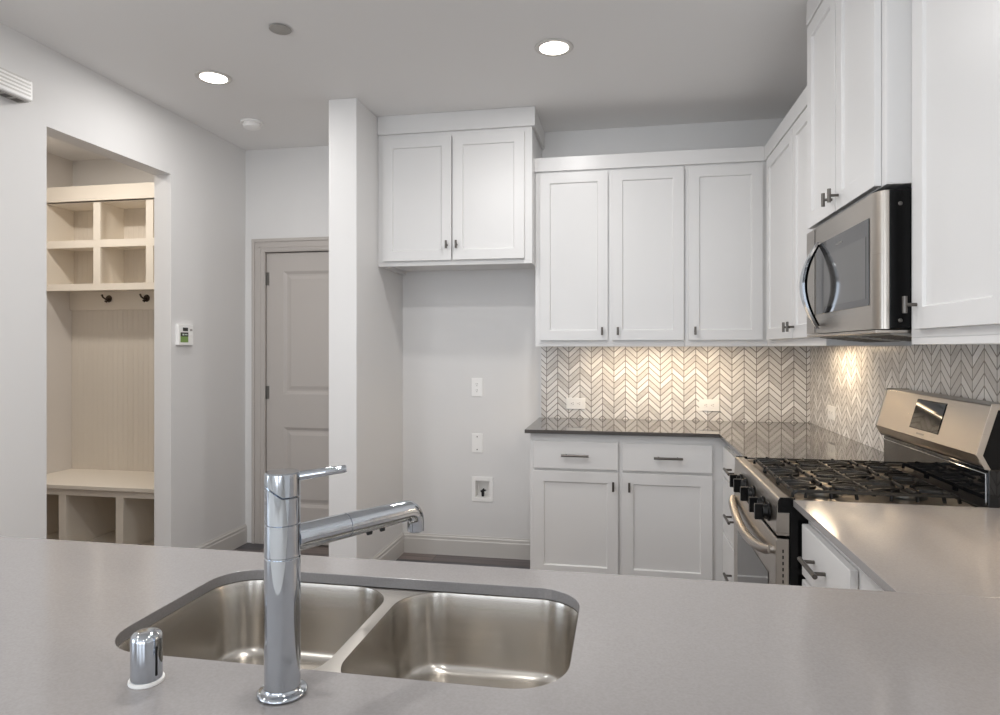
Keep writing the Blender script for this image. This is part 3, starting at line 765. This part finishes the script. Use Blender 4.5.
b = B(); box(b, XW - 0.0008, XW - 0.0001, a0 + 0.62, a0 + 0.625, 1.416, 1.806); mpart('seam', b, 'hole', md_)
b = B(); box(b, XW - 0.0030, XW - 0.0023, a0 + 0.30, a0 + 0.365, 1.708, 1.714); mpart('badge', b, 'nickel', wi)
hy = a0 + 0.560
b = B(); r1, r2 = [], []
ptz = [-1 + k / 12 for k in range(25)]
for u in ptz:
    q = 1 - abs(u) ** 1.9; z = 1.590 - 0.160 * u; x = XW - 0.004 - 0.056 * q; wv = 0.004 + 0.017 * q ** 0.8; th = 0.006
    r1.append([(x - th, hy - wv, z), (x - th * 1.3, hy, z), (x - th, hy + wv, z), (x + th * 0.4, hy + wv, z), (x + th * 0.7, hy, z), (x + th * 0.4, hy - wv, z)])
loft(b, r1)
mh = mpart('handle', b, 'chrome', md_, smooth=True)
b = B(); r3 = []
for u in ptz:
    q = 1 - abs(u) ** 1.9; z = 1.590 - 0.150 * u; x = XW - 0.0035 - 0.048 * q; wv = 0.003 + 0.014 * q ** 0.8
    r3.append([(x - 0.004, hy - wv, z), (x - 0.004, hy + wv, z), (x + 0.005, hy + wv * 0.7, z), (x + 0.005, hy - wv * 0.7, z)])
loft(b, r3); mpart('grip_insert', b, 'black', mh)
# underside: grease filters and a lamp
b = B(); box(b, 0.715, 1.09, a0 + 0.01, a1 - 0.01, 1.402, 1.4105); un = mpart('underside', b, 'steel', bevel=0.001)
for ya, yb in ((a0 + 0.03, a0 + 0.33), (a0 + 0.42, a0 + 0.72)):
    b = B(); prism(b, [(0.76, 1.398), (0.93, 1.380), (0.95, 1.384), (0.95, 1.4015), (0.76, 1.4015)], ya, yb, 'y')
    fl = mpart('grease_filter', b, 'grey', un, bevel=0.001)
    b = B()
    for k in range(8): 
        xx = 0.775 + k * 0.019; zz = 1.398 - (xx - 0.76) * 0.018 / 0.17
        box(b, xx, xx + 0.007, ya + 0.03, yb - 0.03, zz - 0.0012, zz - 0.0002)
    mpart('filter_slot', b, 'hole', fl)
b = B(); box(b, 0.97, 1.07, 2.26, 2.58, 1.3985, 1.4018); mpart('cooktop_lamp', b, 'plastic', un)
for (xx, zz) in ((0.776, 1.77), (0.776, 1.437)):
    b = B(); rod(b, (xx, a0 - 0.0003, zz), (xx, a0 - 0.003, zz), 0.006, 0.004, 14); mpart('screw', b, 'nickel', smooth=True)


# ------------------------------------------------------------------ under-cabinet lamp
uc = thing('under_cabinet_light', 'slim warm under-cabinet light glowing over the back counter', 'light', (0.22, 3.95, UZ + 0.019))
b = B(); box(b, -0.46, 0.46, -0.03, 0.03, -0.013, 0.0005); obj('housing', b, 'plastic', uc, 0.001)
b = B(); box(b, -0.45, 0.45, -0.022, 0.022, -0.0155, -0.0132); obj('lens', b, 'uclamp', uc)
area('under_cabinet_glow', (0.22, 3.95, UZ - 0.001), (math.radians(4), 0, 0), 0.80, 0.05, 3.7, WARM)
uc2 = thing('under_cabinet_light', 'slim under-cabinet light hidden below the cabinet right of the back corner', 'light', (0.97, 3.50, UZ + 0.019))
b = B(); box(b, -0.03, 0.03, -0.2, 0.2, -0.013, 0.0005); obj('housing', b, 'plastic', uc2, 0.001)
b = B(); box(b, -0.022, 0.022, -0.19, 0.19, -0.0155, -0.0132); obj('lens', b, 'uclamp', uc2)
area('under_cabinet_glow', (0.97, 3.50, UZ - 0.001), (0, 0, 0), 0.05, 0.38, 1.9, WARM)

uc_added = thing('under_cabinet_light', 'unseen under-cabinet light added to warm the right counter, below the cabinet nearest the viewer', 'light', (0.93, 1.50, UZ + 0.019))
b = B(); box(b, -0.03, 0.03, -0.2, 0.2, -0.013, 0.0005); obj('housing', b, 'plastic', uc_added, 0.001)
b = B(); box(b, -0.022, 0.022, -0.19, 0.19, -0.0155, -0.0132); obj('lens', b, 'uclamp', uc_added)
area('under_cabinet_glow', (0.93, 1.50, UZ - 0.001), (0, 0, 0), 0.05, 0.38, 2.6, WARM)  # unseen lamp, added to throw warm light on the right counter

# ------------------------------------------------------------------ recessed ceiling lights
RL = ['lit recessed ceiling light near the hall door, left of the two', 'lit recessed ceiling light over the kitchen, right of the two']
for i, (x, y) in enumerate(RECESS):
    t = thing('recessed_light', RL[i] if i < 2 else 'unseen recessed ceiling light added to brighten the room, behind or above the camera', 'ceiling light', (x, y, ZC), 0, 'recessed ceiling lights')
    b = B(); lathe(b, [(0.088, -0.0005), (0.089, -0.003), (0.086, -0.006), (0.068, -0.007), (0.064, -0.0045)], (0, 0, 0), 44); obj('trim_ring', b, 'trim', t, smooth=True)
    b = B(); lathe(b, [(0.066, -0.0055), (0.060, -0.0085), (0.03, -0.0105)], (0, 0, 0), 44); obj('lens', b, 'lamp', t, smooth=True)
    disk('recessed_glow', (x, y, ZC - 0.014), 0.06, (7, 10, 8, 9, 8, 8, 8, 18)[i], (1.0, 0.985, 0.97))
# smoke detector and sprinkler cover
sm = thing('smoke_detector', 'small round white smoke detector on the hall ceiling', 'smoke detector', (-2.227, 3.672, ZC))
b = B(); lathe(b, [(0.066, -0.0005), (0.067, -0.010), (0.062, -0.014)], (0, 0, 0), 40); obj('mounting_base', b, 'plastic', sm, smooth=True)
b = B(); lathe(b, [(0.050, -0.0142), (0.052, -0.020), (0.050, -0.034), (0.040, -0.041), (0.02, -0.043)], (0, 0, 0), 40); obj('cover', b, 'plastic', sm, smooth=True)
sp_ = thing('sprinkler_cover', 'flat grey round sprinkler cover plate on the ceiling', 'sprinkler cover', (-1.454, 2.62, ZC))
b = B(); lathe(b, [(0.040, -0.0005), (0.040, -0.004)], (0, 0, 0), 36); obj('cup', b, 'hole', sp_)
b = B(); lathe(b, [(0.046, -0.0042), (0.047, -0.0065), (0.044, -0.0085)], (0, 0, 0), 36); obj('plate', b, M['grey'], sp_, smooth=True)

# ------------------------------------------------------------------ outlets etc.
def outlet(label, loc, rz, horiz, w_=0.072, h_=0.120, group=None):
    t = thing('outlet', label, 'outlet', loc, rz, group)
    W, H = (h_, w_) if horiz else (w_, h_)
    b = B(); box(b, -W / 2, W / 2, -0.0055, -0.0005, -H / 2, H / 2); obj('cover_plate', b, 'plastic', t, 0.002)
    for s in (-1, 1):
        b = B(); c = 0.020 * s
        if horiz: box(b, c - 0.015, c + 0.015, -0.0072, -0.0056, -0.014, 0.014)
        else: box(b, -0.014, 0.014, -0.0072, -0.0056, c - 0.015, c + 0.015)
        r = obj('receptacle', b, 'plastic', t, 0.002)
        b = B()
        for dx, dz in ((-0.005, 0.003), (0.005, 0.003)):
            if horiz: box(b, c + dz - 0.003, c + dz + 0.004, -0.0076, -0.0073, dx - 0.001, dx + 0.001)
            else: box(b, dx - 0.001, dx + 0.001, -0.0076, -0.0073, c + dz - 0.004, c + dz + 0.003)
        if horiz: box(b, c - 0.008, c - 0.004, -0.0076, -0.0073, -0.002, 0.002)
        else: box(b, -0.002, 0.002, -0.0076, -0.0073, c - 0.010, c - 0.006)
        obj('socket_slots', b, 'socket', r)
    return t
outlet('white duplex outlet on the fridge recess wall, topmost of its column', (-0.935, YB, 1.103), 0, False)
outlet('white horizontal outlet in the chevron tile, left end of the back counter', (-0.292, YB - 0.0112, 1.008), 0, True)
outlet('white horizontal outlet in the chevron tile under the warm light', (0.519, YB - 0.0112, 1.010), 0, True)
outlet('white outlet in the chevron tile on the right wall beside the range', (XR - 0.0112, 3.765, 1.015), -PI / 2, True)
bp_ = thing('blank_plate', 'plain white wall plate with two screws, below the outlet in the fridge recess', 'wall plate', (-0.933, YB, 0.739))
b = B(); box(b, -0.036, 0.036, -0.0055, -0.0005, -0.062, 0.062); obj('plate', b, 'plastic', bp_, 0.002)
for z in (-0.042, 0.042):
    b = B(); rod(b, (0, -0.0056, z), (0, -0.0072, z), 0.004, n=12); obj('screw', b, 'socket', bp_)
wb = thing('water_box', 'recessed white icemaker water box with a dark valve, low in the fridge recess', 'water box', (-0.899, YB, 0.44))
b = B(); W_, H_ = 0.07, 0.080
box(b, -W_, W_, -0.008, -0.0008, H_ - 0.026, H_); box(b, -W_, W_, -0.008, -0.0008, -H_, -H_ + 0.026); box(b, -W_, -W_ + 0.024, -0.008, -0.0008, -H_ + 0.026, H_ - 0.026); box(b, W_ - 0.024, W_, -0.008, -0.0008, -H_ + 0.026, H_ - 0.026)
obj('frame', b, 'plastic', wb, 0.001)
# real pocket behind the frame: shallow tray standing in the wall cavity
b = B()
box(b, -0.0495, 0.0495, 0.078, 0.084, -0.0575, 0.0575); box(b, -0.0495, -0.0465, -0.0005, 0.078, -0.0575, 0.0575); box(b, 0.0465, 0.0495, -0.0005, 0.078, -0.0575, 0.0575); box(b, -0.0465, 0.0465, -0.0005, 0.078, -0.0575, -0.0545); box(b, -0.0465, 0.0465, -0.0005, 0.078, 0.0545, 0.0575); obj('pocket', b, 'plastic', wb)
b = B(); tube(b, [(-0.004, 0.03, -0.054), (-0.004, 0.03, -0.035), (-0.002, 0.026, -0.015), (0.004, 0.022, -0.004)], [0.009, 0.010, 0.009, 0.006], 12); rod(b, (-0.016, 0.024, -0.020), (0.018, 0.020, -0.012), 0.007, 0.005, 10)
obj('valve', b, 'rubber', wb, smooth=True)

# ------------------------------------------------------------------ thermostat and door chime on the left wall
th = thing('thermostat', 'white wall thermostat with a small green screen, right of the mudroom opening', 'thermostat', (XL, 3.528, 1.438), PI / 2)
# local: x along +Y, front towards +X is local -y
def lw(bm): return bm
b = B(); box(b, -0.068, 0.068, -0.024, -0.0005, -0.062, 0.062); obj('housing', b, 'plastic', th, 0.004)
b = B(); box(b, -0.052, 0.018, -0.0252, -0.0242, -0.045, 0.012); sc_ = obj('screen', b, 'green', th)
b = B(); box(b, -0.052, 0.018, -0.0258, -0.0253, -0.010, 0.014); obj('screen_header', b, 'socket', sc_)
b = B(); box(b, -0.036, -0.020, -0.0263, -0.0259, -0.004, 0.006); box(b, -0.014, 0.010, -0.0263, -0.0259, -0.002, 0.004); obj('screen_reading', b, 'lcdtext', sc_)
b = B(); box(b, -0.030, 0.016, -0.0252, -0.0242, 0.022, 0.043); obj('upper_window', b, 'socket', th)
for z in (0.03, 0.0, -0.03):
    b = B(); box(b, 0.034, 0.056, -0.0262, -0.0242, z - 0.006, z + 0.006); obj('button', b, 'grey' if z > 0.01 else 'plastic', th, 0.001)
ch = thing('door_chime', 'white ribbed box with a dark grille underneath, high on the left wall', 'door chime', (XL, 2.19, 2.47), PI / 2)
b = B(); prism(b, [(-0.0005, -0.043), (-0.064, -0.040), (-0.068, -0.034), (-0.068, 0.044), (-0.05, 0.056), (-0.0005, 0.062)], -0.26, 0.253, 'x')
hs = obj('housing', b, 'plastic', ch, 0.002)
b = B()
for k in range(5):
    z = -0.022 + k * 0.016; box(b, -0.25, 0.243, -0.0700, -0.0682, z, z + 0.006)
obj('front_rib', b, M['trim'], hs)
b = B(); box(b, -0.25, 0.243, -0.060, -0.008, -0.0455, -0.0425); gr = obj('bottom_grille', b, 'grey', hs)
b = B()
for k in range(9): box(b, -0.24 + k * 0.054, -0.24 + k * 0.054 + 0.036, -0.052, -0.016, -0.0462, -0.0456)
obj('grille_slot', b, mat('grille_shadow', '#5b5752', 0.7), gr)

# ------------------------------------------------------------------ mudroom locker (hall tree)
lk = thing('mudroom_locker', 'cream built-in hall tree with cubbies, hooks and a bench, seen through the left opening', 'hall tree', (-3.35, YB, 0))
LX0, LX1 = -3.990, XL - WT - 0.001
def lpart(name, bm, m, par=None, **k): return obj(name, rel(lk, bm), m, par or lk, **k)
b = B(); box(b, LX0, LX1, YB - 0.011, YB - 0.0005, 0.0, 2.40); lpart('beadboard_back', b, 'bead')
FYc2 = 3.945
b = B(); t = 0.05
box(b, LX0, LX1, FYc2 - 0.018, FYc2, 2.372, 2.476)                          # crown board
box(b, LX0, LX1, FYc2 + 0.0, YB - 0.0115, 2.365, 2.385)
cols = [LX0 + 0.012, -3.560, -3.150, LX1 - 0.012]
box(b, LX0, LX1, FYc2, FYc2 + 0.019, 2.363, 2.381)
box(b, LX0, LX1, FYc2, FYc2 + 0.019, 2.053, 2.105); box(b, LX0, LX1, FYc2, FYc2 + 0.019, 1.757, 1.803)
box(b, LX0, LX1, FYc2 + 0.019, YB - 0.0115, 2.070, 2.088); box(b, LX0, LX1, FYc2 + 0.019, YB - 0.0115, 1.770, 1.788)
for i, cx in enumerate(cols):
    hw = 0.028 if i in (1, 2) else 0.012
    for z0, z1 in ((1.803, 2.053), (2.105, 2.363)): box(b, cx - hw, cx + hw, FYc2, FYc2 + 0.019, z0, z1)
    hw2 = 0.009
    for z0, z1 in ((1.788, 2.070), (2.088, 2.365)): box(b, cx - hw2, cx + hw2, FYc2 + 0.019, YB - 0.0115, z0, z1)
lpart('cubby_shelf', b, 'locker', bevel=0.001)
b = B(); box(b, LX0, LX1, YB - 0.029, YB - 0.0115, 1.636, 1.7695); rl = lpart('hook_rail', b, 'locker', bevel=0.002)
for hx in (-3.660, -3.350, -3.040):
    b = B(); yy = YB - 0.0295; z = 1.716
    rod(b, (hx, yy, z), (hx, yy - 0.006, z), 0.026, 0.022, 24)
    tube(b, [(hx, yy - 0.005, z), (hx, yy - 0.03, z - 0.006), (hx, yy - 0.055, z + 0.006), (hx, yy - 0.066, z + 0.024)], [0.007, 0.006, 0.0055, 0.0075], 12)
    tube(b, [(hx, yy - 0.006, z - 0.008), (hx, yy - 0.024, z - 0.026), (hx, yy - 0.036, z - 0.018)], [0.006, 0.005, 0.006], 12)
    lpart('coat_hook', b, 'hook', rl, smooth=True)
b = B(); box(b, LX0, LX1, 3.668, YB - 0.0115, 0.447, 0.473); lpart('bench_top', b, 'locker', bevel=0.003)
b = B(); fy = 3.692
box(b, LX0, LX1, fy, fy + 0.019, 0.402, 0.4465)
for x0, x1 in ((LX0, LX0 + 0.04), (-3.617, -3.561), (-3.193, -3.138), (LX1 - 0.04, LX1)):
    box(b, x0, x1, fy, fy + 0.019, 0.05, 0.402); box(b, (x0 + x1) / 2 - 0.009, (x0 + x1) / 2 + 0.009, fy + 0.019, YB - 0.0115, 0.05, 0.4465)
box(b, LX0, LX1, fy, YB - 0.0115, 0.0, 0.05)
lpart('bench_base', b, 'locker', bevel=0.001)
ml = thing('recessed_light', 'recessed light on the mudroom ceiling, above the hall tree', 'ceiling light', (-3.35, 3.25, ZC), 0)
b = B(); lathe(b, [(0.088, -0.0005), (0.089, -0.003), (0.086, -0.006), (0.068, -0.007), (0.064, -0.0045)], (0, 0, 0), 44); obj('trim_ring', b, 'trim', ml, smooth=True)
b = B(); lathe(b, [(0.066, -0.0055), (0.060, -0.0085), (0.03, -0.0105)], (0, 0, 0), 44); obj('lens', b, 'lamp', ml, smooth=True)
disk('mudroom_glow', (-3.35, 3.25, ZC - 0.014), 0.06, 14, (1.0, 0.93, 0.84))
